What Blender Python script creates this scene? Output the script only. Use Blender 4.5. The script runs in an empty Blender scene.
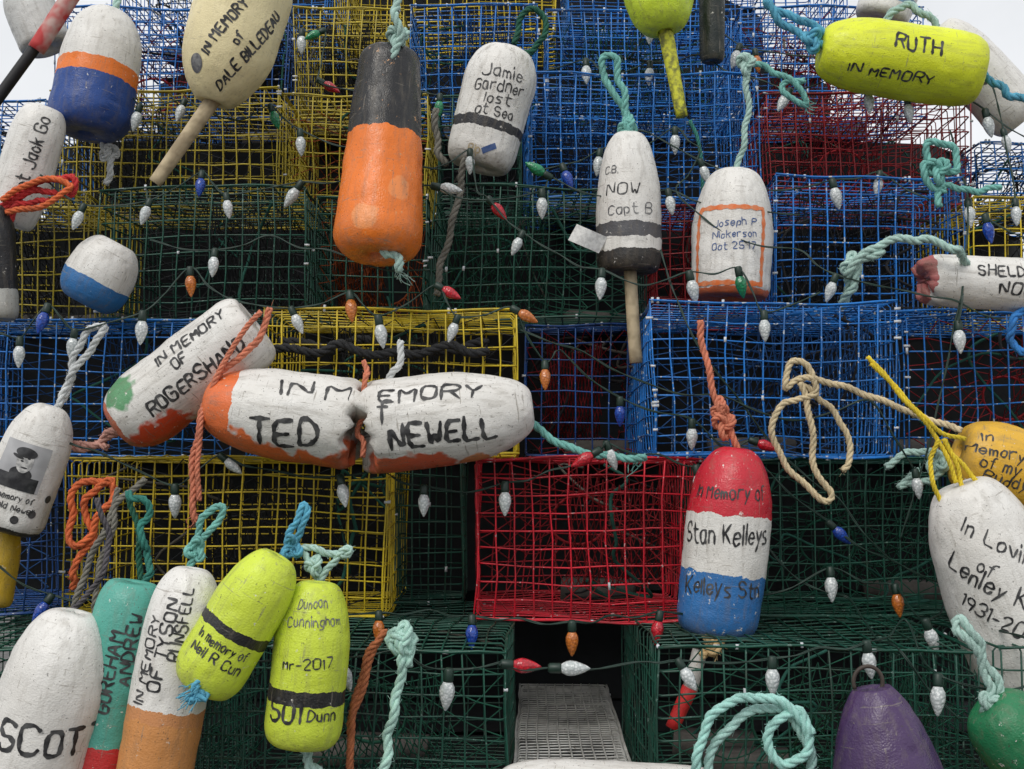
import bpy, math, random
import numpy as np
from mathutils import Vector, Matrix, noise
random.seed(7); rng=np.random.default_rng(7)
sc=bpy.context.scene
EYE=1.6; F=1229.0; DIST=3.0; PITCH=math.radians(4)
CAM=np.array([0,-DIST,EYE])
sp,cp=math.sin(PITCH),math.cos(PITCH)
def P(px,py,y=0.0):
    u=(px-512)/F; v=-(py-384.5)/F
    d=np.array([u,cp-v*sp,sp+v*cp])
    return CAM+d*((y+DIST)/d[1])
def SC(y): return (y+DIST)/F
# ---------------- mesh builder (all quads)
class MB:
    def __init__(s): s.V=[];s.Fc=[];s.M=[];s.n=0
    def add(s,v,f,m=0):
        v=np.asarray(v,float).reshape(-1,3); f=np.asarray(f,np.int64).reshape(-1,4)
        s.V.append(v); s.Fc.append(f+s.n); s.M.append(np.full(len(f),m)); s.n+=len(v)
    def grid(s,g,m=0,closed=True,loop=False):
        n,k=g.shape[:2]
        i=np.arange(n if loop else n-1)[:,None]; j=np.arange(k if closed else k-1)[None,:]
        i2=(i+1)%n; j2=(j+1)%k
        f=np.stack([i*k+j,i*k+j2,i2*k+j2,i2*k+j],-1).reshape(-1,4)
        s.add(g.reshape(-1,3),f,m)
    def tube(s,p,r,sides=5,m=0,ref=None,loop=False,cap=True,frames=None):
        p=np.asarray(p,float)
        if loop: T=np.roll(p,-1,0)-np.roll(p,1,0)
        else: T=np.gradient(p,axis=0)
        T/=np.linalg.norm(T,axis=1)[:,None]+1e-12
        if ref is not None:
            N=np.cross(T,ref); N/=np.linalg.norm(N,axis=1)[:,None]+1e-12
        else: N=ptf(T)
        B=np.cross(T,N)
        a=np.arange(sides)*2*math.pi/sides+.4
        r=np.broadcast_to(np.asarray(r,float),(len(p),))
        g=p[:,None,:]+r[:,None,None]*(np.cos(a)[None,:,None]*N[:,None,:]+np.sin(a)[None,:,None]*B[:,None,:])
        if cap and not loop:
            c0=np.repeat((p[0])[None,None,:],sides,1)+ (g[0]-p[0])[None]*.02
            c1=np.repeat((p[-1])[None,None,:],sides,1)+ (g[-1]-p[-1])[None]*.02
            g=np.concatenate([c0,g,c1],0)
        s.grid(g,m,True,loop)
    def box(s,c,h,R=None,m=0):
        c=np.array(c,float); h=np.array(h,float)
        v=np.array([[x,y,z] for x in(-1,1) for y in(-1,1) for z in(-1,1)],float)*h
        if R is not None: v=v@np.array(R).T
        f=[[0,1,3,2],[4,6,7,5],[0,4,5,1],[2,3,7,6],[0,2,6,4],[1,5,7,3]]
        s.add(v+c,f,m)
    def obj(s,name,mats,parent=None,smooth=True,world=False):
        me=bpy.data.meshes.new(name)
        V=np.concatenate(s.V);Fc=np.concatenate(s.Fc);M=np.concatenate(s.M)
        if world and parent is not None:
            Mi=np.array(PM[parent.name].inverted()); V=V@Mi[:3,:3].T+Mi[:3,3]
        me.vertices.add(len(V)); me.vertices.foreach_set("co",V.ravel().astype(np.float32))
        me.loops.add(len(Fc)*4); me.loops.foreach_set("vertex_index",Fc.ravel().astype(np.int32))
        me.polygons.add(len(Fc)); me.polygons.foreach_set("loop_start",(np.arange(len(Fc))*4).astype(np.int32))
        for mt in mats: me.materials.append(mt)
        me.polygons.foreach_set("material_index",M.astype(np.int32))
        me.polygons.foreach_set("use_smooth",np.full(len(Fc),smooth))
        me.update(calc_edges=True); me.validate()
        o=bpy.data.objects.new(name,me); sc.collection.objects.link(o)
        if parent is not None: o.parent=parent
        return o
PM={}
def ptf(T):
    N=np.zeros_like(T); t=T[0]
    a=np.array([0,0,1.]) if abs(t[2])<.8 else np.array([1.,0,0])
    n=np.cross(t,a); n/=np.linalg.norm(n); N[0]=n
    for i in range(1,len(T)):
        n=n-T[i]*np.dot(n,T[i]); l=np.linalg.norm(n)
        n=n/l if l>1e-9 else N[i-1]; N[i]=n
    return N
def spline(pts,step):
    p=np.asarray(pts,float)
    if len(p)==2:
        n=max(2,int(np.linalg.norm(p[1]-p[0])/step)); t=np.linspace(0,1,n+1)[:,None]
        return p[0]+(p[1]-p[0])*t
    q=np.concatenate([[2*p[0]-p[1]],p,[2*p[-1]-p[-2]]]); out=[]
    for i in range(1,len(q)-2):
        L=np.linalg.norm(q[i+1]-q[i]); n=max(2,int(L/step)); t=(np.arange(n)/n)[:,None]
        a,b,c,d=q[i-1],q[i],q[i+1],q[i+2]
        out.append(.5*((2*b)+(-a+c)*t+(2*a-5*b+4*c-d)*t**2+(-a+3*b-3*c+d)*t**3))
    out.append(q[-2][None]); return np.concatenate(out)
# ---------------- materials
def newmat(name):
    m=bpy.data.materials.new(name); m.use_nodes=True; nt=m.node_tree
    return m,nt,nt.nodes["Principled BSDF"]
def nd(nt,t,**k):
    n=nt.nodes.new(t)
    for a,b in k.items(): setattr(n,a,b)
    return n
def noi(nt,vec,scale,detail=4,rough=.6):
    n=nd(nt,'ShaderNodeTexNoise'); n.inputs['Scale'].default_value=scale
    n.inputs['Detail'].default_value=detail; n.inputs['Roughness'].default_value=rough
    nt.links.new(vec,n.inputs['Vector']); return n.outputs['Fac']
def rmp(nt,src,a,b,va=0,vb=1):
    n=nd(nt,'ShaderNodeMapRange'); n.inputs[1].default_value=a;n.inputs[2].default_value=b
    n.inputs[3].default_value=va;n.inputs[4].default_value=vb; nt.links.new(src,n.inputs[0]); return n.outputs[0]
def mixc(nt,f,a,b,mode='MIX'):
    n=nd(nt,'ShaderNodeMix',data_type='RGBA',blend_type=mode)
    for s,v in((0,f),(6,a),(7,b)):
        if isinstance(v,(int,float)): n.inputs[s].default_value=v
        elif isinstance(v,tuple): n.inputs[s].default_value=(*v[:3],1)
        else: nt.links.new(v,n.inputs[s])
    return n.outputs[2]
def bump(nt,bs,h,st,dist=.002):
    b=nd(nt,'ShaderNodeBump'); b.inputs['Strength'].default_value=st; b.inputs['Distance'].default_value=dist
    nt.links.new(h,b.inputs['Height']); nt.links.new(b.outputs[0],bs.inputs['Normal'])
def simple(name,col,rough=.6,col2=None,scale=30,amt=.6,bmp=0,**kw):
    m,nt,bs=newmat(name); tc=nd(nt,'ShaderNodeTexCoord').outputs['Object']
    f=rmp(nt,noi(nt,tc,scale,2),.4,.65,0,amt)
    c=mixc(nt,f,col,col2 or tuple(x*.5 for x in col)); nt.links.new(c,bs.inputs['Base Color'])
    bs.inputs['Roughness'].default_value=rough
    if bmp: bump(nt,bs,noi(nt,tc,scale*6),bmp)
    for k,v in kw.items(): bs.inputs[k.replace('_',' ')].default_value=v
    return m
def wiremat(name,col,wear,wcol=(.5,.55,.6)):
    m,nt,bs=newmat(name); tc=nd(nt,'ShaderNodeTexCoord').outputs['Object']
    c=mixc(nt,rmp(nt,noi(nt,tc,7,2),.40,.70),col,tuple(x*.5+.006 for x in col))
    c=mixc(nt,rmp(nt,noi(nt,tc,26,2),.54,.72,0,.45),c,(.06,.055,.045))
    c=mixc(nt,rmp(nt,noi(nt,tc,70,2),.68-wear,.72-wear),c,wcol)
    nt.links.new(c,bs.inputs['Base Color']); bs.inputs['Roughness'].default_value=.40
    return m
W={'blue':wiremat('blue_vinyl_wire',(.010,.20,.66),.055),
 'dblue':wiremat('dark_blue_vinyl_wire',(.008,.08,.32),.02),
 'yellow':wiremat('yellow_vinyl_wire',(.80,.60,.025),.01,(.25,.18,.05)),
 'oyellow':wiremat('dull_yellow_vinyl_wire',(.56,.44,.03),.01,(.15,.12,.05)),
 'green':wiremat('green_vinyl_wire',(.008,.080,.052),.025,(.12,.20,.17)),
 'red':wiremat('red_vinyl_wire',(.68,.010,.03),.03,(.55,.3,.3)),
 'dred':wiremat('dull_red_vinyl_wire',(.34,.010,.015),.03,(.25,.12,.1)),
 'grey':wiremat('galvanised_wire',(.72,.72,.68),.0,(.2,.18,.15))}
NET={k:simple('twine_'+k,c,.9,scale=15) for k,c in dict(red=(.30,.012,.018),black=(.018,.02,.022),green=(.012,.10,.06),blue=(.01,.07,.22),orange=(.3,.06,.01)).items()}
CLIP=simple('hog_ring_metal',(.66,.69,.72),.35)
BRICK=simple('concrete_weight',(.12,.11,.10),.9,bmp=.5)
TANG=[simple('tangled_twine_black',(.014,.014,.016),.9),simple('tangled_twine_grey',(.13,.12,.10),.9),simple('tangled_twine_green',(.012,.09,.065),.9)]
# ---------------- traps
ROWZ={'A3':(-1.47,-1.11),'A2':(-1.105,-.742),'A':(-.736,-.368),'B':(-.362,.03),'C':(.036,.412),'D':(.418,.782),'E':(.788,1.15),'F':(1.156,1.52),'G':(1.526,1.89),'H':(1.896,2.25)}
ROWY={'A3':-.6,'A2':-.5,'A':-.42,'B':0,'C':.1,'D':.35,'E':.65,'F':.95,'G':1.2,'H':1.45}
def pyz(z,y):
    d=y+DIST; v=z/d; return 384.5-F*(v-math.tan(PITCH))
def ring(a0,a1,b0,b1,cr=.009,step=.09):
    cs=[(a0+cr,b0),(a1-cr,b0),(a1,b0+cr),(a1,b1-cr),(a1-cr,b1),(a0+cr,b1),(a0,b1-cr),(a0,b0+cr)]
    out=[]
    for i in range(len(cs)):
        p=np.array(cs[i]);q=np.array(cs[(i+1)%len(cs)]);n=max(1,int(np.linalg.norm(q-p)/step))
        for k in range(n): out.append(p+(q-p)*k/n)
    return np.array(out)
def warp(V,seed,amp):
    ph=np.random.default_rng(seed).uniform(0,6.28,(3,4))
    k=np.random.default_rng(seed+1).uniform(4,11,(3,3))
    k2=k*3.1; D=np.zeros_like(V)
    for a in range(3):
        D[:,a]=amp*np.sin(V@k[a]+ph[a,0])+amp*.5*np.sin(V@k2[(a+1)%3]+ph[a,1])
    return V+D
def lobster_trap(x0,x1,row,dy=0,col='green',depth=.55,net='black',z0=None,z1=None,wr=.0022,cell=.0445,funnel=True,raw=False,amp=.005):
    seed=random.randint(0,99999)
    zz=ROWZ[row]; z0=EYE+(zz[0] if z0 is None else z0); z1=EYE+(zz[1] if z1 is None else z1)
    y0=ROWY[row]+dy
    if not raw:
        zm=pyz((z0+z1)/2-EYE,y0); x0=P(x0,zm,y0)[0]; x1=P(x1,zm,y0)[0]
    x0+=.006;x1-=.006
    w,h,d=x1-x0,z1-z0,depth
    mb=MB(); cx,cy,cz=(x0+x1)/2,y0+d/2,(z0+z1)/2
    nx=max(2,round(w/cell));nz=max(2,round(h/cell));ny=max(2,round(d/cell))
    e=wr
    for i in range(nx+1):
        x=-w/2+e+(w-2*e)*i/nx; r=ring(-d/2,d/2,-h/2,h/2)
        mb.tube(np.c_[np.full(len(r),x),r],wr,5,0,ref=np.array([1.,0,0]),loop=True)
    for j in range(nz+1):
        z=-h/2+e+(h-2*e)*j/nz; r=ring(-w/2+2*e,w/2-2*e,-d/2+2*e,d/2-2*e)
        mb.tube(np.c_[r,np.full(len(r),z)],wr,5,0,ref=np.array([0,0,1.]),loop=True)
    for k in range(1,ny):
        y=-d/2+d*k/ny; r=ring(-w/2+2*e,w/2-2*e,-h/2+2*e,h/2-2*e)
        mb.tube(np.c_[r[:,0],np.full(len(r),y),r[:,1]],wr,4,0,ref=np.array([0,1.,0]),loop=True)
    for zz_ in(-h/2,h/2):
        mb.tube(np.array([(x,-d/2-.002,zz_) for x in np.linspace(-w/2,w/2,12)]),wr*1.35,5,0)
    nclip=34 if col=='blue' else 12
    for _ in range(nclip):
        q=random.random()
        if q<.45: c=(random.uniform(-w/2,w/2),-d/2,random.choice((-h/2,h/2,h/2)));dr=np.array([0,0,1]) if random.random()<.5 else np.array([1,0,0])
        elif q<.7: c=(random.choice((-w/2,w/2)),-d/2,random.uniform(-h/2,h/2));dr=np.array([1,0,0])
        elif q<.85: c=(-w/2+w*random.randint(0,nx)/nx,-d/2-.001,-h/2+h*random.randint(0,nz)/nz);dr=np.array([0,0,1])
        else: c=(random.choice((-w/2,w/2)),random.uniform(-d/2,d/2),random.choice((-h/2,h/2)));dr=np.array([0,1,0])
        c=np.array(c); L=random.uniform(.004,.009)
        mb.tube([c-dr*L,c+dr*L],wr*1.6,6,2)
    if funnel:
        nu=20;nv=8;pts=np.zeros((nv,nu,3))
        ya=-d/2+random.uniform(.03,.1); yb=ya+random.uniform(.2,.3); ox=random.uniform(-.06,.06);oz=random.uniform(-.05,.03)
        for j in range(nv):
            t=j/(nv-1); k=t**.75
            for i in range(nu):
                a=2*math.pi*(i+.5*(j%2))/nu; c,s=math.cos(a),math.sin(a)
                m_=max(abs(c),abs(s)); bx,bz=c/m_*w/2*.97,s/m_*h/2*.95
                rx,rz=.075*c+ox,.065*s+oz
                pts[j,i]=(bx*(1-k)+rx*k,ya+(yb-ya)*t,bz*(1-k)+rz*k-.02*math.sin(math.pi*t)*(1.3-s*.6))
        for j in range(nv-1):
            for i in range(nu):
                for di in((0,-1) if j%2==0 else (0,1)):
                    mb.tube([pts[j,i],pts[j+1,(i+di)%nu]],.0017,3,1,cap=False)
        mb.tube(pts[-1],.004,5,1,loop=True)
        nu,nv=18,10
        g=np.zeros((nv,nu,3)); bx=random.uniform(-w/2+.03,-.02)
        for j in range(nv):
            for i in range(nu):
                g[j,i]=(bx+(w*.5)*(i+.5*(j%2))/nu,-d/2+.03+.25*j/nv+.025*math.sin(i*1.1+j),h/2-.02-h*.85*(j/nv)**.7-.05*math.sin(math.pi*i/nu)*(1-j/nv))
        for j in range(nv-1):
            for i in range(nu-1):
                for di in((0,-1) if j%2==0 else (0,1)):
                    if 0<=i+di<nu: mb.tube([g[j,i],g[j+1,i+di]],.0016,3,1,cap=False)
        for _ in range(random.randint(1,2)):
            mb.box((random.uniform(-w/3,w/3),random.uniform(0,d/4),-h/2+.03),(.1,.045,.025),Matrix.Rotation(random.uniform(-.3,.3),3,'Z'),3)
        for _ in range(random.randint(2,4)):
            q=np.array([random.uniform(-w/2.6,w/2.6),random.uniform(-d/2+.05,d/4),h/2-.02]); L=[q]
            for k in range(random.randint(5,9)):
                st=np.array([random.gauss(0,.09),random.gauss(0,.05),random.gauss(-.05,.06)]); n_=L[-1]+st
                n_=np.clip(n_,[-w/2+.02,-d/2+.03,-h/2+.02],[w/2-.02,d/2-.03,h/2-.02]); L.append(n_)
            mb.tube(spline(L,.02),random.uniform(.0025,.005),5,4+random.randint(0,2))
    V=np.concatenate(mb.V); V=warp(V,seed,amp)
    R=np.array(Matrix.Rotation(math.radians(random.uniform(-1.5,1.5)),3,'Z')@Matrix.Rotation(math.radians(random.uniform(-.55,.55)),3,'Y'))
    V=V@R.T
    mb.V=[V]
    o=mb.obj('lobster_trap',[W[col],NET[net],CLIP,BRICK]+TANG)
    o.location=(cx,cy,cz); return o
T=lobster_trap
# row A
T(-420,-150,'A',0,'green',funnel=False); T(-145,188,'A',.02,'green',.8,net='green'); T(200,515,'A',0,'green',.9,net='green'); T(655,985,'A',.0,'green',.9,net='green'); T(992,1330,'A',.03,'green',.8,funnel=False)
T(514,654,'A',.0,'grey',1.38,z0=-.8,z1=-.675,funnel=False,cell=.028,wr=.0022,amp=.002)
# row B
T(-260,50,'B',.15,'dblue',net='blue'); T(62,388,'B',.08,'yellow',.6); T(392,466,'B',.4,'green',.3,funnel=False); T(470,702,'B',0,'red',.7,net='red'); T(706,1008,'B',.12,'green',net='green'); T(1012,1320,'B',.05,'dblue')
# row C
T(-300,-50,'C',.2,'blue');T(-46,250,'C',.22,'blue',net='blue'); T(262,520,'C',.02,'yellow'); T(524,646,'C',.35,'dblue',.35,net='red'); T(650,899,'C',-.1,'blue',.7,net='blue'); T(906,1180,'C',.15,'blue',net='red'); T(1185,1400,'C',.1,'yellow')
# row D
T(-230,-66,'D',.1,'green',funnel=False); T(-62,88,'D',.08,'oyellow'); T(98,308,'D',0,'green'); T(312,426,'D',.12,'green',net='orange'); T(431,648,'D',0,'green',net='green'); T(654,772,'D',.25,'dred',.35,net='red'); T(778,968,'D',-.12,'blue',.65,net='black'); T(974,1180,'D',.1,'yellow')
# row E
T(-90,44,'E',.1,'blue'); T(48,282,'E',0,'oyellow'); T(284,430,'E',.05,'oyellow',net='orange'); T(433,522,'E',.08,'green'); T(526,760,'E',-.15,'blue',.65,net='blue'); T(768,974,'E',-.05,'dred',net='red',z1=1.13); T(978,1100,'E',0,'blue',z1=.99)
# row F
T(52,190,'F',0,'blue',net='red'); T(194,290,'F',.03,'dblue'); T(293,405,'F',0,'oyellow'); T(410,540,'F',-.02,'blue',net='blue'); T(545,735,'F',.02,'blue',net='green'); T(738,928,'F',0,'blue',net='red')
T(110,330,'G',0,'blue'); T(335,560,'G',0,'yellow',funnel=False); T(566,850,'G',0,'blue',funnel=False)
T(200,500,'H',0,'green',cell=.06,funnel=False); T(510,780,'H',0,'blue',cell=.06,funnel=False)
for r in('A2','A3'):
    xx=-1.75
    for i in range(5):
        T(xx,xx+.68,r,0,random.choice(('green','blue','yellow')),raw=True,funnel=False,cell=.07); xx+=.69
# added black core behind the traps: keeps sky light out, darkens the interiors
mb=MB()
for i,(r,xa,xb) in enumerate((('A3',-1.7,1.7),('A2',-1.7,1.7),('A',-1.7,1.7),('B',-1.75,1.75),('C',-1.75,1.75),('D',-1.75,1.75),('E',-1.72,1.68),('F',-1.4,1.25),('G',-1.28,1.05),('H',-.95,.85))):
    z0,z1=ROWZ[r]
    y0=ROWY[r]+{'A':1.46,'A2':1.0,'A3':1.0,'B':.76}.get(r,.62)
    per=ring(xa,xb,y0,y0+1.5,.2,.12); n=len(per); g=np.zeros((8,n,3))
    for j in range(8):
        for k in range(n):
            q=noise.noise(Vector((per[k][0]*4,per[k][1]*4,j*.5+i*3)))
            g[j,k]=(per[k][0],per[k][1]+q*.03,EYE+z0+(z1-z0+.004)*j/7)
    mb.grid(g,0)
    mb.box(((xa+xb)/2,y0+.75,EYE+z1-.005-.001*(i%2)),((xb-xa)/2-.05,.66,.002))
mb.obj('light_block_core',[simple('light_block_black',(.010,.012,.014),.9)])
mb=MB()
for k in range(4):
    mb.box((0,-.5+k*.45,.04),(1.75,.045,.04))
for i in range(18): mb.box((-1.65+i*.194,.2,.0905),(.07,.8,.0095))
mb.obj('wooden_pallet',[simple('pallet_wood',(.25,.18,.11),.85,scale=12)],smooth=False)

# ---------------- buoys
def buoymat(bands,L,patches,dirt=.35,seed=0,chip=(.75,.72,.66),rough=.5,chipamt=.0):
    m,nt,bs=newmat('painted_foam'); tc=nd(nt,'ShaderNodeTexCoord').outputs['Object']
    mp=nd(nt,'ShaderNodeVectorMath',operation='ADD'); nt.links.new(tc,mp.inputs[0]); mp.inputs[1].default_value=(seed*.137%9,seed*.071%7,seed*.23%8); sv=mp.outputs[0]
    sx=nd(nt,'ShaderNodeSeparateXYZ'); nt.links.new(tc,sx.inputs[0])
    t=rmp(nt,sx.outputs[2],0,L); n1=rmp(nt,noi(nt,sv,28,5),.3,.7,-.014,.014)
    ad=nd(nt,'ShaderNodeMath',operation='ADD'); nt.links.new(t,ad.inputs[0]); nt.links.new(n1,ad.inputs[1])
    cr=nd(nt,'ShaderNodeValToRGB'); cr.color_ramp.interpolation='CONSTANT'
    els=cr.color_ramp.elements
    els[0].position=0; els[0].color=(*bands[0][1],1); els.remove(els[1])
    for p_,c_ in bands[1:]:
        e=els.new(min(.999,p_)); e.color=(*c_,1)
    nt.links.new(ad.outputs[0],cr.inputs[0]); c=cr.outputs[0]
    for (pos,rad,pc) in patches:
        wv=nd(nt,'ShaderNodeTexNoise'); wv.inputs['Scale'].default_value=25; nt.links.new(sv,wv.inputs['Vector'])
        sub=nd(nt,'ShaderNodeVectorMath',operation='SUBTRACT'); nt.links.new(tc,sub.inputs[0]); sub.inputs[1].default_value=pos
        ln=nd(nt,'ShaderNodeVectorMath',operation='LENGTH'); nt.links.new(sub.outputs[0],ln.inputs[0])
        a2=nd(nt,'ShaderNodeMath',operation='MULTIPLY_ADD'); nt.links.new(wv.outputs['Fac'],a2.inputs[0]); a2.inputs[1].default_value=rad*1.2; nt.links.new(ln.outputs['Value'],a2.inputs[2])
        c=mixc(nt,rmp(nt,a2.outputs[0],rad*1.50,rad*1.66,1,0),c,pc)
    c=mixc(nt,rmp(nt,noi(nt,sv,7,3),.35,.7,0,.28),c,(.5,.46,.40),'MULTIPLY')
    c=mixc(nt,rmp(nt,noi(nt,sv,55,6,.7),.645-chipamt,.68-chipamt),c,chip)
    for scl,th in(((14,14,160),.65),((120,120,10),.66)):
        st=nd(nt,'ShaderNodeMapping'); st.inputs['Scale'].default_value=scl; st.inputs['Rotation'].default_value=(.2,.3,.1); nt.links.new(sv,st.inputs[0])
        c=mixc(nt,rmp(nt,noi(nt,st.outputs[0],1.0,3,.6),th,th+.04,0,dirt*1.3),c,(.24,.21,.17))
    st=nd(nt,'ShaderNodeMapping'); st.inputs['Scale'].default_value=(60,60,9); nt.links.new(sv,st.inputs[0])
    c=mixc(nt,rmp(nt,noi(nt,st.outputs[0],1.0,4,.65),.50,.75,0,dirt),c,(.18,.15,.11))
    c=mixc(nt,rmp(nt,noi(nt,sv,190,2),.66,.72,0,min(1,dirt*1.8)),c,(.06,.05,.04))
    gz=rmp(nt,t,0,.16,dirt*.75,0); gm=nd(nt,'ShaderNodeMath',operation='MULTIPLY'); nt.links.new(gz,gm.inputs[0]); nt.links.new(rmp(nt,noi(nt,sv,30),.35,.6),gm.inputs[1])
    c=mixc(nt,gm.outputs[0],c,(.20,.16,.11))
    nt.links.new(c,bs.inputs['Base Color'])
    nt.links.new(rmp(nt,noi(nt,sv,40),.3,.7,max(.15,rough-.2),rough+.2),bs.inputs['Roughness'])
    vo=nd(nt,'ShaderNodeTexVoronoi'); vo.inputs['Scale'].default_value=260; nt.links.new(sv,vo.inputs['Vector'])
    a=nd(nt,'ShaderNodeMath',operation='MULTIPLY_ADD'); nt.links.new(vo.outputs[0],a.inputs[0]); a.inputs[1].default_value=.25; nt.links.new(noi(nt,sv,45,5,.7),a.inputs[2])
    bump(nt,bs,a.outputs[0],.42,.005)
    return m
WHITE=(.80,.785,.75)
INK=simple('black_marker_ink',(.014,.014,.016),.5,(.09,.09,.09),45,.9)
INKG=simple('faded_marker_ink',(.09,.09,.10),.6,(.35,.35,.34),60)
INKB=simple('blue_marker_ink',(.03,.08,.25),.5,(.1,.15,.3),60)
INKO=simple('orange_paint',(.75,.16,.03),.5,(.7,.35,.2),60)
GR1=simple('photo_backdrop',(.46,.46,.47),.3,(.25,.25,.26),14); GR2=simple('photo_face',(.60,.59,.57),.3,(.22,.22,.22),90,.8); GR3=simple('photo_dark',(.02,.02,.023),.3,(.07,.07,.07),60)
WOOD=simple('weathered_spindle_wood',(.55,.45,.29),.8,(.27,.21,.13),25,.8,bmp=.3)
FONT={}
def _f(s):
    for ln in s.strip().split('\n'):
        k,v=ln.split(' '); FONT[k]=[[(int(q[i]),int(q[i+1])) for i in range(0,len(q),2)] for q in v.split(',')]
_f("""A 002640,1232
B 00063645443303,3342413000
C 4536160501103041
D 00062644422000
E 46060040,0333
F 460600,0333
G 45361605011030414323
H 0600,4640,0343
I 2620
J 4641301001
K 0600,4602,1340
L 060040
M 0006234640
N 00064046
O 160501103041453616
P 00063645443303
R 00063645443303,2340
S 453616050413334241301001
T 0646,2620
U 060110304146
V 062046
W 0610233046
X 0640,0046
Y 062346,2320
Z 06460040
0 160501103041453616
1 152620
2 05163645440040
3 05163645443323,334241301001
4 30360242
5 460603334241301001
7 064610
9 44331304051636454430
a 341403011020323430
b 0600,0314243331201001
c 332414030110203132
d 3630,3324140301102031
e 02323324140301102031
f 36261510,0424
g 361605031232,36312000
h 0600,0314243330
i 1410,1516
k 0600,3402,1330
l 1610
m 0400,03142320,23344340
n 0400,0314243330
o 140301102031332414
p 0600,05162635332212
r 0400,03142434
s 3414031222312000
t 16112030,0434
u 0401102031,3430
v 042034
w 0410233044
y 0613,3600
z 04340030
. 1011
- 0333
' 2625""")
DESC='gpy'
def chaikin(p):
    if len(p)<3: return p
    o=[p[0]]
    for a,b in zip(p[:-1],p[1:]):
        a=np.array(a,float);b=np.array(b,float); o+= [a*.8+b*.2,a*.2+b*.8]
    o.append(p[-1]); return o
class Buoy:
    def __init__(s,top,bot,r,y,bands=None,sh={},tilt=0,seed=None,name='lobster_buoy',patches=(),dirt=.4,jag=0,chipamt=0,chip=(.76,.73,.67),rough=.45):
        s.y=y; s.e=bpy.data.objects.new(name,None); s.e.empty_display_size=.05; sc.collection.objects.link(s.e)
        b=P(*bot,y-tilt/2); t=P(*top,y+tilt/2); Z=Vector(t-b); s.L=Z.length; Z.normalize()
        Y=Vector((0,1,0)); Y=(Y-Z*Y.dot(Z)).normalized(); X=Y.cross(Z)
        M=Matrix((( X.x,Y.x,Z.x,b[0]),(X.y,Y.y,Z.y,b[1]),(X.z,Y.z,Z.z,b[2]),(0,0,0,1)))
        s.M=M; s.Mi=M.inverted(); s.e.matrix_world=M; PM[s.e.name]=M
        s.R=r*SC(y); s.beta=math.degrees(math.atan2(-(top[1]-bot[1]),top[0]-bot[0]))
        s.sh=dict(a=.1,ea=.72,b=.5,eb=.16,r0=1,r1=1,pa=.5,pb=.5); s.sh.update(sh)
        s.n=0; seed=random.randint(0,999) if seed is None else seed; s.seed=seed
        mb=MB(); ts=.5-.5*np.cos(np.linspace(0,math.pi,56)); ts=np.concatenate([[0,0,0],ts,[1,1,1]])
        n=64; g=np.zeros((len(ts),n,3))
        for i,tt in enumerate(ts):
            R=s.rad(tt*s.L); z=tt*s.L
            if i==0: R=s.R*.02; z=s.R*.35
            elif i==1: R=s.R*.17; z=s.R*.33
            elif i==2: R=s.R*.2; z=.001
            if i==len(ts)-1: R=s.R*.01; z-=s.R*.1
            elif i==len(ts)-2: R=s.R*.07; z-=s.R*.08
            elif i==len(ts)-3: R=min(R,s.R*.1)
            for k in range(n):
                a=2*math.pi*k/n; c,q=math.sin(a),-math.cos(a)
                v=Vector((c*s.R,q*s.R,z))
                dn=s.dn(v)
                pit=noise.noise(v*80+Vector((0,seed,0)));
                if pit>.42: dn-=(pit-.42)*.12
                jz=0
                if jag and tt<.2:
                    jz=jag*s.R*(noise.noise(Vector((c*2.0,q*2.0,seed)))+.45*noise.noise(Vector((c*5,q*5,R*20+seed)))+.2*noise.noise(Vector((c*14,q*14,R*60+seed))))*(1-tt/.2)
                rr=R+dn*s.R*(1 if i>2 else .3)
                g[i,k]=(c*rr,q*rr,z+jz)
        mb.grid(g,0)
        pl=[]
        for (px,py,rp,pc) in patches:
            w=s.surf(*s.st(px,py)); pl.append((tuple(w),rp*SC(y),pc))
        mb.obj('body',[buoymat(bands or [(0,WHITE)],s.L,pl,dirt,seed,chipamt=chipamt,chip=chip,rough=rough)],s.e)
        s.ink={}
    def dn(s,v): return noise.noise(v*9+Vector((s.seed,0,0)))*.04+noise.noise(v*24+Vector((s.seed,3,0)))*.016+noise.noise(v*50+Vector((s.seed,5,0)))*.012
    def rad(s,z):
        t=min(1,max(0,z/s.L)); h=s.sh
        r=s.R*(h['r0']+(h['r1']-h['r0'])*t)
        if t<h['a']: u=t/h['a']; r*=h['ea']+(1-h['ea'])*(1-(1-u)**2)**h['pa']
        if 1-t<h['b']: u=(1-t)/h['b']; r*=h['eb']+(1-h['eb'])*(1-(1-u)**2)**h['pb']
        return r
    def surf(s,S,t,off=0):
        R=s.rad(t); th=S/s.R; v=Vector((math.sin(th)*s.R,-math.cos(th)*s.R,t))
        R+=s.dn(v)*s.R+off
        return (math.sin(th)*R,-math.cos(th)*R,t)
    def st(s,px,py):
        w=s.Mi@Vector(P(px,py,s.y-s.R*.9)); R=max(s.rad(w.z),.01)
        return s.R*math.asin(max(-.98,min(.98,w.x/R))),w.z
    def ribbon(s,pts,w,mat):
        mb=s.ink.setdefault(mat.name,(MB(),mat))[0]
        s.n+=1; off=.0009+.00004*(s.n%12)
        p=spline(pts,.0035) if len(pts)==2 else np.concatenate([spline([a,b],.0035)[:-1] for a,b in zip(pts[:-1],pts[1:])]+[np.array([pts[-1]],float)])
        if len(p)<2: return
        T_=np.gradient(p,axis=0); T_/=np.linalg.norm(T_,axis=1)[:,None]+1e-9
        N=np.c_[-T_[:,1],T_[:,0]]
        k=np.arange(len(p)); ww=w*(1+.25*np.sin(k*.7+s.n)+rng.uniform(-.12,.12,len(p)))
        ww[0]*=.6; ww[-1]*=.5
        p=p.copy(); p[0]-=T_[0]*w*.35; p[-1]+=T_[-1]*w*.35
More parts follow.
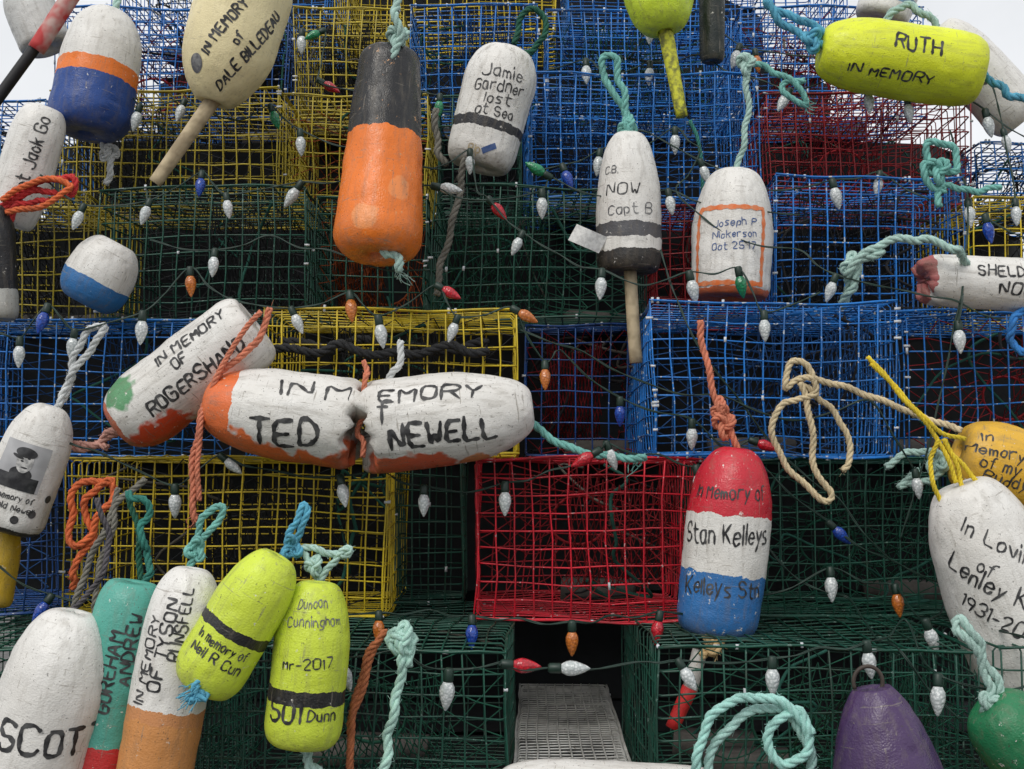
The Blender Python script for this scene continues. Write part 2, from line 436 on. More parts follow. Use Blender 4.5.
        g=np.zeros((len(p),3,3))
        for i in range(len(p)):
            for j,q in enumerate((-.5,0,.5)):
                a=p[i]+N[i]*ww[i]*q; g[i,j]=s.surf(a[0],a[1],off)
        mb.grid(g,0,closed=False)
    def text(s,txt,px,py,h,alpha=0,w=None,mat=None,jit=.45,wid=None):
        mat=mat or INK; m=SC(s.y); h=h*m; w=(w*m if w else h*.13); k=h/6
        s0,t0=s.st(px,py); ph=math.radians(alpha-(s.beta-90))
        x=0; items=[]
        for ch in txt:
            if ch==' ': x+=3.0; continue
            gl=FONT.get(ch) or FONT.get(ch.upper())
            if not gl: continue
            mn=min(a for q in gl for a,_ in q); mx=max(a for q in gl for a,_ in q); dy=-2 if ch in DESC else 0
            jy=random.uniform(-jit,jit); js=random.uniform(.88,1.12); sl=random.uniform(-.05,.12)
            for q in gl:
                items.append([((a-mn)*js+x+sl*b+random.uniform(-.2,.2),(b+dy)*js+jy+random.uniform(-.2,.2)) for a,b in q])
            x+=(mx-mn)*js+1.6
        x-=1.6
        sx=1.0
        if wid: sx=wid*m/(x*k)
        if abs(math.cos(ph))>.7: sx=min(sx,2.15*s.R/(x*k))
        for q in items:
            pts=[]
            for a,b in chaikin(q):
                u=(a-x/2)*k*sx; v=(b-3)*k
                pts.append((s0+u*math.cos(ph)-v*math.sin(ph),t0+u*math.sin(ph)+v*math.cos(ph)))
            s.ribbon([tuple(z) for z in pts],w,mat)
    def line(s,pts,w,mat): s.ribbon([s.st(*p) for p in pts],w*SC(s.y),mat)
    def patch(s,px,py,wx,hy,alpha,mat,ell=False,off=.0012):
        mb=s.ink.setdefault(mat.name,(MB(),mat))[0]; m=SC(s.y); s0,t0=s.st(px,py); ph=math.radians(alpha-(s.beta-90))
        n=16; g=np.zeros((n,n,3))
        for i in range(n):
            for j in range(n):
                u=-1+2*i/(n-1); v=-1+2*j/(n-1)
                if ell: u,v=u*math.sqrt(1-v*v/2),v*math.sqrt(1-u*u/2)
                u*=wx*m; v*=hy*m
                g[i,j]=s.surf(s0+u*math.cos(ph)-v*math.sin(ph),t0+u*math.sin(ph)+v*math.cos(ph),off)
        mb.grid(g,0,closed=False)
    def done(s):
        for mb,mat in s.ink.values(): mb.obj('lettering',[mat],s.e)
        return s
    def stick(s,pts,rpx,mat,y=None,taper=1.0):
        mb=MB(); y=s.y if y is None else y
        q=spline([P(a,b,y) for a,b in pts],.02)
        mb.tube(q,rpx*SC(y)*np.linspace(1,taper,len(q)),14,0); mb.obj('spindle',[mat],s.e,world=True)
ROPEM={}
def ropemat(c):
    if c not in ROPEM:
        m,nt,bs=newmat('rope_fibre'); tc=nd(nt,'ShaderNodeTexCoord').outputs['Object']
        k=mixc(nt,rmp(nt,noi(nt,tc,22,3),.4,.68,0,.75),c,tuple(x*.45 for x in c))
        k=mixc(nt,rmp(nt,noi(nt,tc,400,2),.5,.62,0,.4),k,tuple(min(1,x*1.5+.05) for x in c))
        nt.links.new(k,bs.inputs['Base Color']); bs.inputs['Roughness'].default_value=.85
        bump(nt,bs,noi(nt,tc,700,2),.6,.001)
        ROPEM[c]=m
    return ROPEM[c]
TEAL=(.18,.46,.41);PTEAL=(.40,.58,.52);DTEAL=(.03,.20,.16);SALM=(.64,.21,.12);BEIGE=(.62,.51,.32);ORNG=(.68,.14,.04);BRN=(.42,.13,.05);YEL=(.80,.58,.03);WHT=(.60,.62,.62);LBLU=(.10,.38,.54);BLU=(.03,.20,.55);RED=(.55,.03,.03);BLK=(.015,.016,.018);GRY=(.20,.19,.16);DGRN=(.01,.10,.06)
def rope(pts,y,rpx,col,parent=None,knots=(),fray=None,name='rope',loose=1.0):
    mb=MB(); R=rpx*SC(y)
    def strand(C,R):
        T_=np.gradient(C,axis=0); T_/=np.linalg.norm(T_,axis=1)[:,None]+1e-9
        N=ptf(T_); B=np.cross(T_,N); d=np.r_[0,np.cumsum(np.linalg.norm(np.diff(C,axis=0),axis=1))]
        for k in range(3):
            a=d/(R*6.5)*2*math.pi+k*2.094
            mb.tube(C+R*.52*(np.cos(a)[:,None]*N+np.sin(a)[:,None]*B),R*.56,6,0)
        for _ in range(int(d[-1]/.004)):
            i=random.randrange(len(C)); dr=rng.normal(size=3); dr/=np.linalg.norm(dr)
            p0=C[i]+dr*R*.8; mb.tube([p0,p0+(dr+T_[i]*random.uniform(-2,2))*R*.65],R*.035+.0001,3,0,cap=False)
    w=[P(p[0],p[1],y-(p[2] if len(p)>2 else 0)) for p in pts]
    C=spline(w,R*.8)
    ph=rng.uniform(0,6,3); d=np.linspace(0,len(w)*2.2,len(C))
    C=C+loose*R*.35*np.c_[np.sin(d*1.7+ph[0]),np.sin(d*1.3+ph[1]),np.sin(d*2.1+ph[2])]
    strand(C,R)
    for (kx,ky,ks) in knots:
        c=P(kx,ky,y-.005); s_=ks*SC(y)*.42; tt=np.linspace(0,2*math.pi,60); a0=random.uniform(0,6)
        K=np.c_[(np.sin(tt+a0)+1.6*np.sin(2*tt))*s_*.62,np.sin(3*tt)*s_*.6,(np.cos(tt+a0)-1.6*np.cos(2*tt))*s_*.8]
        strand(spline(c+K,R*.8),R*.95)
    if fray:
        fx,fy,dx,dy,n=fray; c=P(fx,fy,y)
        for _ in range(n):
            e=P(fx+dx+random.gauss(0,abs(dy)*.25+3),fy+dy+random.gauss(0,abs(dx)*.25+3),y+random.gauss(0,.012))
            md=(c+e)/2+rng.normal(size=3)*.006
            mb.tube(spline([c+rng.normal(size=3)*R*.3,md,e],.006),R*.11,4,0)
    return mb.obj(name,[ropemat(col)],parent,world=parent is not None)

OR=(.90,.21,.02); 
# 1 black / orange
b=Buoy((390,56),(377,256),44,.05,[(0,OR),(.56,(.014,.014,.016))],dict(a=.12,ea=.55,b=.05,eb=.8,r0=1.04,r1=.72),tilt=.12,chipamt=.01,chip=(.80,.42,.18),rough=.30,patches=[(366,225,14,(.95,.33,.10)),(400,190,12,(.95,.30,.08))]).done()
rope([(394,60,.02),(400,30,.03),(394,8,.02),(406,-15)],.05,4.4,PTEAL,b.e,knots=[(398,38,14)])
rope([(380,250,.08),(398,258,.09),(400,272,.09)],.05,4.6,PTEAL,b.e,fray=(401,270,4,10,10))
# 2 white/orange/blue
b=Buoy((110,12),(86,134),43,.45,[(0,(.01,.06,.28)),(.40,OR),(.52,WHITE)],dict(a=.2,ea=.55,b=.4,eb=.35,r1=.86),tilt=.04).done()
rope([(112,15),(118,0),(122,-20)],.45,4,PTEAL,b.e)
# 3 cream Dale
CR=(.86,.75,.44)
b=Buoy((258,-45),(213,103),47,.30,[(0,CR)],dict(a=.42,ea=.35,pa=.75,b=.3,eb=.4),chipamt=-.05,dirt=.22)
b.patch(194,60,9,9,0,INKG,True)
b.text('IN MEMORY',224,26,11,50,2.2,wid=64);b.text('of',238,38,9,50,1.8)
b.text('DALE BILLEDEAU',249,46,11,50,2.2,wid=98)
b.stick([(216,96),(155,183)],8,WOOD,taper=.85);b.done()
# 4 Jamie
b=Buoy((508,50),(478,168),38,.40,[(0,WHITE),(.16,WHITE),(.27,(.03,.03,.035)),(.35,WHITE)],dict(a=.15,ea=.7,b=.35,eb=.45,r0=.92),dirt=.6)
b.text('Jamie',503,72,12,-10,1.4,wid=42);b.text('Gardner',500,86,11,-10,1.4,wid=54);b.text('lost',498,99,10,-10,1.3,wid=28);b.text('at Sea',495,111,10,-10,1.3,wid=42);b.text('Rip',474,148,8,-12,1.4,WOOD)
b.patch(489,148,8,3,20,INKB,False);b.done()
# 5 NOW
b=Buoy((628,133),(629,272),33,.22,[(0,(.02,.02,.022)),(.13,WHITE),(.22,(.10,.10,.11)),(.32,WHITE)],dict(a=.12,ea=.8,b=.6,eb=.25))
b.text('NOW',622,188,12,0,1.4,wid=34);b.text('Capt B',630,209,10,3,1.1,INKG,wid=46);b.text('C.B.',612,168,8,0,1.1,INKG)
b.stick([(630,268),(633,320),(636,363)],6.5,WOOD);b.done()
rope([(628,140),(630,122),(618,100),(603,75),(604,58),(614,56),(619,78),(625,100),(628,125)],.21,3.8,TEAL,b.e,knots=[(628,126,12)])
# 6 white / orange rectangle
b=Buoy((735,170),(730,298),40,.20,[(0,(.72,.15,.04)),(.05,WHITE)],dict(a=.1,ea=.85,b=.5,eb=.3))
b.line([(704,206),(764,208),(762,284),(700,282),(704,206)],4.5,INKO)
for i,tx in enumerate(('Joseph P','Nickerson','Oct 25 17')): b.text(tx,734,222+i*12,7,2,.9,INKB,wid=44)
b.done()
rope([(736,175),(742,150),(748,110),(746,75),(752,58),(742,56),(748,80)],.19,3.3,PTEAL,b.e,knots=[(746,64,12)])
rope([(750,62),(775,72),(800,88),(806,104),(790,98),(782,84),(805,80)],.33,3.3,TEAL,None,fray=(806,102,4,10,8))
# 7 neon top
NE=(.68,.86,.05)
b=Buoy((650,-60),(665,32),36,.45,[(0,NE)],dict(a=.45,ea=.3,b=.3,eb=.5),tilt=.03).done()
b.stick([(664,24),(682,117)],8,simple('neon_yellow_paint',(.70,.70,.05),.6,(.08,.08,.04),60,.8),taper=.75)
# 8 RUTH
b=Buoy((820,50),(978,72),38,.40,[(0,(.80,.88,.03))],dict(a=.15,ea=.75,b=.35,eb=.45),chipamt=-.04,seed=5)
b.text('RUTH',918,45,15,-9,2.5,wid=46);b.text('IN MEMORY',893,72,10,-9,1.8,wid=84);b.done()
rope([(828,48),(800,35),(778,18),(765,0),(780,12),(806,22),(836,40)],.38,4.2,LBLU,b.e,knots=[(812,40,13)])
rope([(978,72),(992,80),(1010,95),(1030,100)],.40,4.2,LBLU,b.e)
# 9 upper right white ones
b=Buoy((938,28),(1022,122),30,.62,[(0,WHITE)],dict(a=.2,ea=.7,b=.5,eb=.4));b.text('Ray',978,72,14,-48,2);b.done()
b=Buoy((905,-45),(880,22),28,.75,[(0,WHITE),(.2,(.2,.35,.5)),(.35,WHITE)]).done()
rope([(938,28),(925,15),(905,5),(880,25)],.6,4,PTEAL,b.e)
# 10 Sheldon
b=Buoy((1090,290),(923,279),28,.08,[(0,(.45,.12,.12)),(.035,WHITE)],dict(a=.12,ea=.6,b=.3,eb=.5,r0=.95),jag=.5,dirt=.5)
b.text('SHELDON',1012,271,12,-3,1.9,wid=66);b.text('NOLAN',1030,289,13,-3,2.1,wid=60);b.done()
rope([(966,262,.05),(956,250,.1),(925,240,.1),(885,243,.1),(855,262,.08),(848,285,.05),(843,305,.02),(850,290,.06),(862,262,.08),(880,250,.09)],.08,4.2,PTEAL,b.e,knots=[(852,265,13)],loose=1.5)
# 11 Roger Shand
b=Buoy((256,325),(118,428),41,-.02,[(0,(.62,.15,.07)),(.05,WHITE)],dict(a=.25,ea=.42,b=.12,eb=.72,r0=.96),patches=[(160,436,34,(.68,.07,.02)),(114,390,20,(.12,.34,.16))],dirt=.55)
b.text('IN MEMORY',188,337,12,37,2.3,wid=80);b.text('OF',180,361,10,37,2.1,wid=16);b.text('ROGERSHAND',196,376,13.5,37,2.6,wid=112);b.done()
# 12/13 Ted / Newell
OO=(.82,.18,.05)
b=Buoy((206,404),(356,425),44,-.10,[(0,WHITE),(.78,OO)],dict(a=.05,ea=.84,b=.5,eb=.35,r0=1.04),jag=.42,dirt=.5,patches=[(338,470,30,(.7,.13,.04)),(270,466,28,OO),(230,450,34,OO),(300,470,24,OO)])
b.text('IN',296,388,16,-3,3.0,wid=30);b.text('M',337,392,17,-3,3.0,wid=23);b.text('TED',284,434,25,-3,4.2,wid=66);b.done()
b=Buoy((533,409),(371,428),47,-.11,[(0,WHITE)],dict(a=.04,ea=.86,b=.62,eb=.26),jag=.4,dirt=.5,patches=[(396,480,32,(.7,.13,.05)),(430,482,28,(.7,.13,.06)),(475,470,16,(.75,.3,.12))])
b.text('EMORY',428,392,16,4,3.0,wid=98);b.text('f',385,412,24,2,2.8);b.text('NEWELL',443,433,22,5,4.2,wid=102);b.done()
rope([(534,425),(560,444),(600,455),(645,458)],-.06,4,TEAL,b.e,fray=(643,458,-14,6,10))
rope([(364,455),(359,428),(365,412),(360,395),(368,378),(362,362)],-.15,3,SALM,b.e,loose=2)
rope([(380,392),(398,365),(402,340)],-.1,3.6,WHT,b.e)
rope([(268,308),(262,335),(248,350),(222,372),(205,405),(196,445),(192,485),(196,520)],-.14,3.6,SALM,None,fray=(196,515,0,12,10))
rope([(262,312),(245,328),(226,360),(208,398),(199,440),(198,500)],-.15,2.8,SALM,None)
rope([(80,448),(110,438),(120,428),(100,440),(75,447),(110,446)],.0,3.6,(.60,.32,.26),None,loose=2)
# 14 photo buoy
b=Buoy((52,406),(6,530),34,-.06,[(0,(.02,.02,.022)),(.05,WHITE)],dict(a=.12,ea=.6,b=.45,eb=.25))
b.patch(22,466,24,23,-20,GR1,off=.001);b.patch(17,482,20,7,-20,GR3,False,.0014);b.patch(21,474,11,7,-20,GR3,True,.0015)
b.patch(26,462,8,11,-20,GR2,True,.0019);b.patch(28,453,10.5,5,-20,GR3,True,.0023);b.patch(20,456,6,1.6,-32,GR3,True,.0025)
for q in((23.5,461),(30,459)): b.patch(q[0],q[1],1.5,.9,-20,GR3,True,.0024)
b.patch(25,468,3.2,.8,-20,GR3,True,.0024)
b.text('in memory of',12,496,6,-20,1.0,wid=44);b.text('Donald Newell',9,506,6,-20,1.0,wid=50)
for q in((40,500),(28,515),(14,520)): b.patch(q[0],q[1],4,4,0,INK,True)
b.done()
rope([(58,410),(68,385),(78,365),(98,340),(104,325),(88,332),(76,352),(70,378),(60,405)],-.04,3.8,WHT,b.e)
# 15 SCOTT
b=Buoy((76,612),(22,810),52,-.56,[(0,WHITE)],dict(a=.1,b=.45,eb=.3),dirt=.35)
b.text('SCOTT',52,742,26,-8,4.2,wid=104);b.done()
# 16 Andrew
TL=(.10,.42,.34)
b=Buoy((134,582),(92,800),33,-.52,[(0,TL),(.10,(.02,.10,.09)),(.15,(.60,.04,.04)),(.27,TL)],dict(a=.1,ea=.8,b=.18,eb=.6))
b.text('ANDREW',129,650,12,78,2.3,wid=68);b.text('GOREHAM',110,672,12,78,2.3,wid=78);b.done()
# 17 Tyson
b=Buoy((192,568),(150,800),37,-.58,[(0,(.64,.28,.09)),(.35,(.60,.26,.10)),(.40,WHITE)],dict(a=.1,b=.3,eb=.3))
b.text('IN MEMORY',146,660,11,78,1.9,wid=84);b.text('OF TYSON',163,645,13,78,2.2,wid=88);b.text('RUNSFELL',182,625,12,78,1.9,wid=70);b.done()
# 18 neon
NG=(.64,.78,.06)
b=Buoy((279,556),(200,688),36,-.64,[(0,NG),(.42,(.02,.02,.02)),(.49,NG)],dict(a=.2,ea=.6,b=.4,eb=.35))
b.text('In memory of',223,646,9,-32,1.4,wid=58);b.text('Neil R Cun',216,659,10,-32,1.6,wid=58);b.done()
rope([(203,678),(194,690),(206,696),(189,700)],-.70,4.6,LBLU,b.e,fray=(200,688,-16,12,24))
# 19 neon
b=Buoy((318,582),(301,746),38,-.6,[(0,NG),(.28,(.02,.02,.02)),(.37,NG)],dict(a=.15,ea=.65,b=.45,eb=.35))
b.text('501',284,712,20,-5,3,INK,wid=34);b.text('Dunn',322,716,11,-5,1.6,wid=30);b.text('Cunningham',314,622,9,0,1.1,INKG,wid=60);b.text('Mr-2017',308,664,9,0,1.3,INK,wid=50);b.text('Duncan',312,604,9,0,1.1,INKG,wid=36);b.done()
rope([(303,742),(308,760),(320,775)],-.6,5,PTEAL,b.e)
# 20 Stan Kelley
b=Buoy((737,448),(716,634),43,-.14,[(0,(.03,.17,.46)),(.33,WHITE),(.64,(.62,.02,.04))],dict(a=.12,ea=.7,b=.42,eb=.22,r0=.95),rough=.35,chipamt=.01)
b.text('In Memory of',731,492,13,-4,1.6,wid=82);b.text('Stan Kelleys',726,534,19,-3,2.0,wid=98);b.text("Kelleys Stn",722,588,15,-4,1.8,wid=84);b.done()
rope([(738,455),(730,425),(718,405),(706,360),(699,320)],-.12,3.5,SALM,b.e,knots=[(724,425,15),(720,408,11)])
b.stick([(700,650),(690,690)],7.5,simple('white_spindle_paint',(.70,.68,.64),.6)); b.stick([(690,688),(672,728)],8,simple('red_spindle_paint',(.66,.03,.03),.6),taper=.85)
rope([(708,628),(716,645),(722,640),(708,650),(700,655)],-.19,5,(.74,.52,.26),b.e,knots=[(714,640,14)],fray=(714,640,4,14,16))
# 21 orange-yellow right
b=Buoy((1085,492),(958,452),42,-.05,[(0,(.80,.46,.04))],dict(a=.3,ea=.5,b=.3,eb=.5))
b.text('In',990,437,11,-14,1.6);b.text('Memory',997,451,11,-14,1.6,wid=50);b.text('of my',1000,466,11,-14,1.6,wid=36);b.text('Buddy',1006,481,11,-14,1.6,wid=42);b.done()
rope([(962,430,.05),(925,418),(880,400),(835,384),(800,378),(786,388),(790,362),(808,366),(815,392),(798,400),(782,404),(772,430),(784,462),(806,486),(826,502),(832,494),(815,470),(812,430),(806,400),(800,382)],-.14,3.4,BEIGE,b.e,loose=.6)
rope([(800,385),(822,400),(845,430),(850,462),(842,470)],-.13,3.3,BEIGE,None)
# 22 Lenley
b=Buoy((960,484),(1062,735),58,-.25,[(0,WHITE)],dict(a=.15,b=.5,eb=.35),seed=33)
b.text('In Loving',1003,545,16,-22,2.0,wid=86);b.text('of',988,568,13,-22,1.7);b.text('Lenley Kelley',1006,592,17,-22,2.2,wid=122);b.text('1931-2020',1004,622,14,-22,1.8,wid=86);b.done()
for q in([(868,356),(905,400),(940,442),(955,482)],[(872,364),(900,392),(935,428),(965,440)],[(938,440),(930,470),(942,505)],[(942,440),(965,468),(985,490)],[(945,438),(958,470),(966,500)]):
    rope(q,-.28,2.4,YEL,b.e)
# 23 green
b=Buoy((985,705),(1060,775),42,-.55,[(0,(.02,.20,.08))],dict(a=.2,b=.5,eb=.4)).done()
rope([(1000,712),(1000,690),(985,660),(975,635),(958,618),(955,628),(975,648),(988,680),(990,710)],-.56,4.5,PTEAL,b.e,knots=[(990,705,14)])
# 24 purple
b=Buoy((872,688),(900,850),60,-.6,[(0,(.070,.035,.115))],dict(a=.1,b=.9,eb=.30,pb=.85),chipamt=-.06,rough=.35).done()
mb=MB(); c=P(868,682,-.6); aa=np.linspace(-.6,3.6,22); mb.tube(np.c_[c[0]+.028*np.cos(aa),np.full(22,c[1]),c[2]+.03*np.sin(aa)],.004,8); mb.obj('steel_eye',[simple('rusty_steel',(.06,.045,.035),.6)],b.e,world=True)
# 25 Jack
b=Buoy((46,108),(8,225),27,.3,[(0,WHITE)],dict(a=.2,b=.3,eb=.5));b.text('Capt Jack Go',30,160,12,70,1.8,wid=92);b.done()
# 26 small white/blue
b=Buoy((118,243),(84,304),34,.24,[(0,(.03,.17,.44)),(.38,WHITE)],dict(a=.35,ea=.5,b=.5,eb=.4)).done()
# 27 top-left
b=Buoy((18,-20),(48,48),26,.8,[(0,(.6,.6,.58))]).done()
b.stick([(78,-15),(36,50)],9,simple('red_white_spindle',(.5,.04,.04),.6,(.6,.5,.45),18,.8),y=.6); b.stick([(42,38),(-12,112)],6,simple('black_spindle',(.015,.015,.017),.5),y=.6)
b=Buoy((-4,205),(0,320),18,.2,[(0,(.45,.45,.42)),(.25,(.012,.012,.014))],dict(b=.3)).done()
b=Buoy((8,520),(-6,606),17,0,[(0,(.66,.43,.03))]).done()
b=Buoy((500,790),(720,800),32,-.5,[(0,WHITE)],dict(a=.2,b=.3,eb=.5)).done()
b=Buoy((712,-60),(712,62),13,.55,[(0,(.012,.02,.018))],dict(b=.2,eb=.8)).done()
# ---------------- loose ropes
rope([(384,800),(388,740),(398,690),(404,655),(412,640),(402,630),(390,640),(396,650),(412,646),(408,665)],-.58,5,(.42,.66,.57),knots=[(402,640,17)])
rope([(355,800),(350,740),(356,700),(366,660),(378,642),(384,630),(374,650),(362,690),(350,730),(352,790)],-.55,3.6,BRN)
rope([(692,800),(700,745),(715,712),(745,698),(780,702),(805,725),(806,752),(785,765),(768,748),(775,722),(800,712),(812,735)],-.6,5,(.36,.66,.59),loose=.6)
rope([(704,800),(712,752),(735,722),(765,708),(790,715),(812,760),(800,790)],-.58,4.8,(.40,.64,.58),loose=.6)
rope([(112,484),(92,480),(74,496),(70,530),(80,545),(92,530),(84,500),(100,486),(114,488),(80,560),(70,590)],-.1,3.8,ORNG,loose=2)
rope([(145,480),(120,500),(100,540),(82,580),(72,625)],-.22,3.4,GRY); rope([(118,490),(112,530),(96,580),(100,625),(110,600)],-.22,3,GRY,loose=2); rope([(100,500),(108,560),(82,600),(60,618)],-.3,3,(.1,.09,.1),loose=2)
rope([(126,492),(146,505),(142,540),(150,560),(145,585),(134,590)],-.4,3.8,DTEAL,loose=2); rope([(128,495),(138,530),(140,580)],-.38,3.2,DGRN)
rope([(190,572),(198,545),(215,525),(224,510),(212,508),(200,525),(192,550)],-.45,3.7,TEAL,knots=[(196,550,13)])
rope([(279,562),(288,548),(302,530),(306,505),(296,520),(286,545)],-.5,3.7,LBLU,knots=[(292,548,13)])
rope([(318,584),(310,562),(298,548),(318,550),(342,556),(350,548),(334,560),(322,580)],-.5,3.7,PTEAL,knots=[(314,566,11)])
rope([(938,206),(940,180),(925,150),(935,142),(955,150),(956,172),(938,168),(922,165),(930,185),(945,190)],.15,3.7,TEAL,knots=[(938,170,16)])
rope([(940,185),(960,188),(975,192),(1000,186)],.15,3.3,TEAL)
rope([(0,208),(20,192),(55,178),(76,180),(68,195),(40,190),(15,200),(0,215)],.2,3.4,RED); rope([(0,200),(40,180),(72,186),(40,206),(5,212)],.18,3.2,ORNG); rope([(-5,230),(8,222),(18,205),(50,200)],.2,3.2,RED)
rope([(885,468),(910,452),(940,455),(946,470),(925,480),(900,486),(920,470)],-.02,3.7,PTEAL,knots=[(935,462,13)])
rope([(262,345),(300,352),(340,346),(390,355),(440,348),(490,352)],.09,4.6,BLK,loose=2); rope([(280,338),(320,348),(370,342),(420,350),(488,344)],.2,4.6,BLK,loose=2)
rope([(1030,300),(1015,318),(1010,335),(1022,352),(1035,345)],.05,4.2,BLU)
rope([(465,160),(458,200),(448,240),(440,270),(436,295)],.32,3.6,GRY); rope([(435,110),(438,150),(446,165)],.4,3.6,GRY)
rope([(515,45),(520,20),(530,10),(545,16),(542,40),(528,52),(512,55)],.6,3.3,DGRN)
rope([(106,140),(112,160),(106,185)],.5,3.4,WHT,knots=[(108,150,13)])
rope([(690,120),(700,150),(705,240),(712,300)],.35,2,DTEAL)
# paper tag
mb=MB(); g=np.zeros((8,5,3))
for i in range(8):
    for j in range(5):
        g[i,j]=P(568+i*4.4+j*2.2,240-j*4.0+i*1.9,.15-.012*math.sin(i*.6))
mb.grid(g,0,closed=False); mb.obj('paper_tag',[simple('waterproof_paper',(.70,.70,.68),.6,(.3,.3,.3),90,.5)])
# ---------------- string lights
WIREM=simple('green_light_cord',(.006,.03,.02),.5); SOCK=simple('green_socket',(.008,.03,.02),.45)
def bulbmat(n,c,c2):
    m,nt,bs=newmat(n); bs.inputs['Roughness'].default_value=.16; bs.inputs['Coat Weight'].default_value=.5
    tc=nd(nt,'ShaderNodeTexCoord').outputs['Object']
    vo=nd(nt,'ShaderNodeTexVoronoi'); vo.inputs['Scale'].default_value=170; nt.links.new(tc,vo.inputs['Vector'])
    nt.links.new(mixc(nt,rmp(nt,vo.outputs[0],.1,.6,0,1),c,c2),bs.inputs['Base Color'])
    bump(nt,bs,vo.outputs[0],.5,.003); return m
BM={'w':bulbmat('frosted_white_bulb',(.80,.82,.82),(.45,.49,.49)),'r':bulbmat('red_bulb',(.70,.012,.03),(.38,.01,.02)),'g':bulbmat('green_bulb',(.01,.32,.12),(.01,.17,.07)),'b':bulbmat('blue_bulb',(.01,.09,.50),(.01,.04,.27)),'o':bulbmat('amber_bulb',(.68,.21,.03),(.42,.12,.02))}
BI={'w':2,'r':3,'g':4,'b':5,'o':6}
def yf(py): return float(np.interp(py,[-20,83,100,182,200,306,457,600,640,769],[.85,.48,.42,.22,.17,-.04,-.06,-.08,-.50,-.55]))
def lights(seq):
    mb=MB(); w=[]; prev=None
    for q in seq:
        y=yf(q[1]); p=P(q[0],q[1],y)
        if prev is not None:
            m_=(prev+p)/2; L=np.linalg.norm(p-prev); m_[2]-=L*random.uniform(.02,.10); m_[1]-=random.uniform(0,.015); w.append(m_)
        w.append(p); prev=p
    C=spline(w,.01); mb.tube(C,.0018,5,0)
    o=np.c_[np.sin(np.arange(len(C))*.35),np.cos(np.arange(len(C))*.35),np.sin(np.arange(len(C))*.35+1)]*.0024
    mb.tube(C+o,.0015,5,0)
    for q in seq:
        if len(q)<3: continue
        y=yf(q[1]); p=P(q[0],q[1],y); ang=math.radians((q[3] if len(q)>3 else random.uniform(-14,14)))
        tz=random.uniform(-.25,.1); d=np.array([math.sin(ang),tz,-math.cos(ang)*math.cos(tz)]); d/=np.linalg.norm(d)
        k=random.uniform(1.0,1.22)
        mb.tube(np.array([p-d*.004,p,p+d*.016*k,p+d*.02*k]),np.array([.006,.0085,.0088,.0075])*k,12,1)
        prof=[(.018,.0068),(.022,.009),(.028,.0120),(.034,.0130),(.042,.0122),(.052,.0092),(.060,.0058),(.066,.0024),(.068,.0005)]
        mb.tube(np.array([p+d*a*k for a,_ in prof]),np.array([r for _,r in prof])*k,16,BI[q[2]])
    mb.obj('string_lights',[WIREM,SOCK]+[BM[c] for c in 'wrgbo'])
lights([(40,175),(84,205,'w',-20),(150,200,'w',-15),(202,172,'b'),(226,194,'w',10),(302,182,'w',-35),(360,178),(432,186,'w',80),(475,200),(542,190,'w',0),(551,178,'g',-120),(600,196),(668,190,'w'),(720,205),(800,215)])
lights([(430,170),(470,150,'w',0),(478,192),(488,198,'r',40),(523,232,'w',-25),(560,255),(602,270,'w',-5),(645,285),(689,272,'w'),(738,268,'g',10),(764,312,'w',0),(820,292)])
lights([(-10,330),(20,338,'w',0),(48,305,'b'),(75,330,'w',-10),(143,312,'w'),(190,268,'o'),(232,300,'o',-50),(291,308,'w',25),(350,292,'o'),(378,316,'w',10),(436,285,'r',60),(458,316,'w',-20),(512,308,'o',60),(545,362,'o',0),(560,350),(620,398,'b',0),(692,420,'w',0),(760,465),(828,522,'b',45),(890,560),(960,590),(1035,600)])
lights([(60,440),(100,452),(175,485,'w',0),(220,455,'w',50),(270,470),(340,476,'w'),(380,470),(424,486,'w',0),(505,483,'w',0),(550,470),(600,450,'r',-60),(606,442,'w',20),(660,455),(696,466,'w',10),(750,440,'r',70),(772,448)])
lights([(-10,560),(52,595,'b',-30),(100,600),(250,610),(300,600),(379,612,'o',0),(430,610),(472,616,'b',0),(520,618),(572,622,'o',0),(610,615),(660,612,'r',-10),(740,600),(830,568,'w',0),(895,585,'o'),(925,620,'w',20),(950,600),(1030,640)])
lights([(180,655),(340,658,'w',20),(400,650),(449,670,'w',-5),(500,662,),(502,664,'r',85),(550,668,'w',90),(640,662),(678,660,'w',30),(772,658,'w',0),(820,648),(866,642,'w',8),(905,620),(938,675,'w',-5),(1000,690),(1035,680)])
lights([(480,60),(500,78,'b',-60),(586,60,'w',0),(610,75),(650,62,'w'),(700,55),(760,80),(790,90,'w',-30),(830,80),(868,88,'w',0),(907,98,'w',5),(944,82,'w',5),(985,110,'w',10),(1030,140)])
lights([(620,150),(675,128,'w',0),(700,150),(676,190),(720,230),(800,250),(836,275,'w',-20),(900,290),(955,300),(1000,320)])
lights([(250,-10),(302,30,'w',0),(325,30,'g',-60),(318,80,'r',60),(350,90),(420,92,'o',-20),(440,95,'g')])
lights([(890,560),(840,500),(800,470),(740,400),(690,330),(660,250)])
lights([(640,40),(650,25,'w'),(700,10),(740,45,'w',-20),(755,50,'o'),(895,60,'w',0),(935,70)])
lights([(900,540),(960,300),(958,322,'w',0),(968,200,'w',0),(950,130)])
lights([(120,70),(140,105,'w'),(185,100,'w',-15),(240,120),(270,105,'g',20),(300,130,'w'),(380,150),(440,170)])
lights([(990,80),(1003,130,'w',10),(1015,200,'w'),(985,215,'b',10),(1030,240)])
lights([(540,170),(562,165,'b',20),(600,150,'w'),(640,130),(700,160,'w',20),(770,190),(832,180,'w'),(880,172,'w',-10),(930,200)])
lights([(700,500),(760,540),(800,580),(850,600),(900,650),(960,720)])
lights([(150,240),(215,250,'w'),(270,235),(330,250),(430,270)])
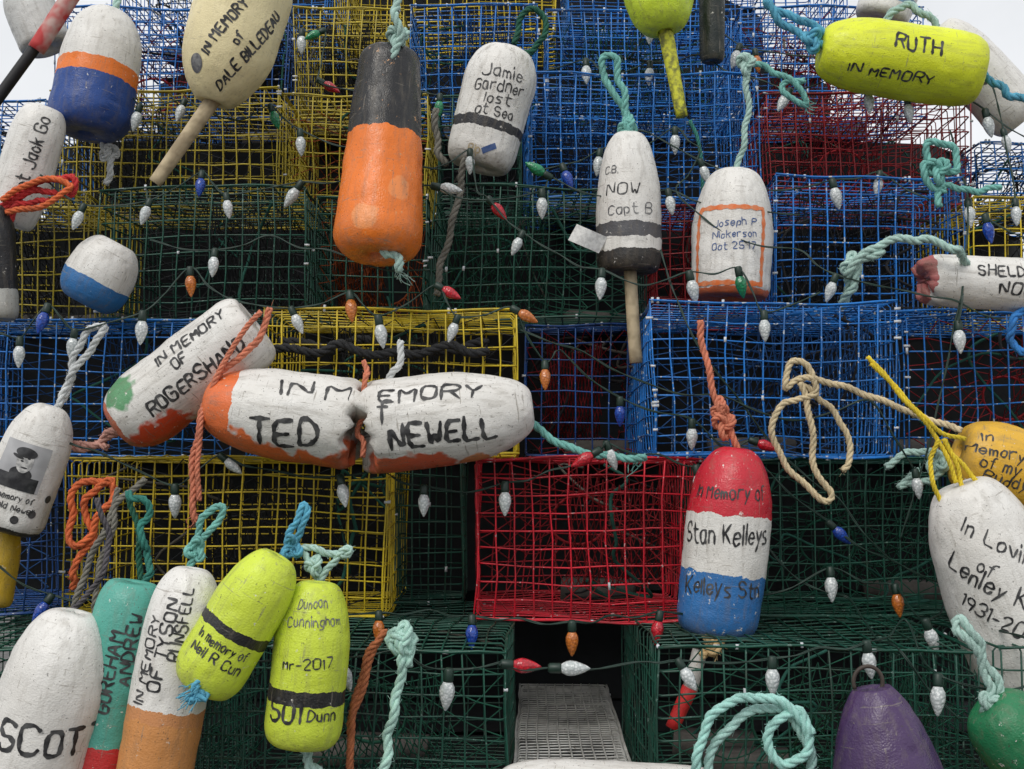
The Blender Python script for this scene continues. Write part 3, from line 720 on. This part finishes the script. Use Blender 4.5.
lights([(520,330),(580,350),(640,380),(720,395),(800,420),(870,400),(915,470,'w')])
# ---------------- ground
mb=MB(); n=60; xs=np.sinh(np.linspace(-6,6,n))*3; g=np.zeros((n,n,3))
for i in range(n):
    for j in range(n): g[i,j]=(xs[i],xs[j],0)
mb.grid(g,0,closed=False)
mb.obj('ground',[simple('gravel',(.15,.145,.14),.95,(.07,.07,.068),18,.9,bmp=.6)])
# ---------------- world, sun, camera
wd=bpy.data.worlds.new("World"); sc.world=wd; wd.use_nodes=True; nt=wd.node_tree
bg=nt.nodes['Background']; sky=nd(nt,'ShaderNodeTexSky',sky_type='NISHITA'); sky.sun_disc=False
sky.sun_elevation=math.radians(48); sky.sun_rotation=math.radians(205)
tc=nd(nt,'ShaderNodeTexCoord').outputs['Generated']
cl=nd(nt,'ShaderNodeValToRGB'); cl.color_ramp.elements[0].position=.35; cl.color_ramp.elements[1].position=.7
cl.color_ramp.elements[0].color=(.68,.70,.72,1); cl.color_ramp.elements[1].color=(.97,.98,1,1)
nt.links.new(noi(nt,tc,2.2,6,.55),cl.inputs[0])
sc_=nd(nt,'ShaderNodeVectorMath',operation='SCALE'); sc_.inputs['Scale'].default_value=10.6; nt.links.new(cl.outputs[0],sc_.inputs[0])
nt.links.new(mixc(nt,.93,sky.outputs[0],sc_.outputs[0]),bg.inputs[0]); bg.inputs[1].default_value=.1
s=bpy.data.lights.new('sun','SUN'); s.energy=1.5; s.angle=math.radians(30); s.color=(1,.955,.89)
so=bpy.data.objects.new('sun',s); sc.collection.objects.link(so)
az=math.radians(205); el=math.radians(48)
dv=Vector((math.sin(az)*math.cos(el),math.cos(az)*math.cos(el),math.sin(el)))
so.rotation_euler=(-dv).to_track_quat('-Z','Y').to_euler()
cam=bpy.data.cameras.new('camera'); co=bpy.data.objects.new('camera',cam); sc.collection.objects.link(co)
co.location=tuple(CAM); co.rotation_euler=(math.pi/2+PITCH,0,0); cam.sensor_width=36; cam.lens=36*F/1024; cam.clip_end=3000; cam.clip_start=.05
sc.camera=co
sc.view_settings.view_transform='Standard'; sc.view_settings.look='None'; sc.view_settings.exposure=0
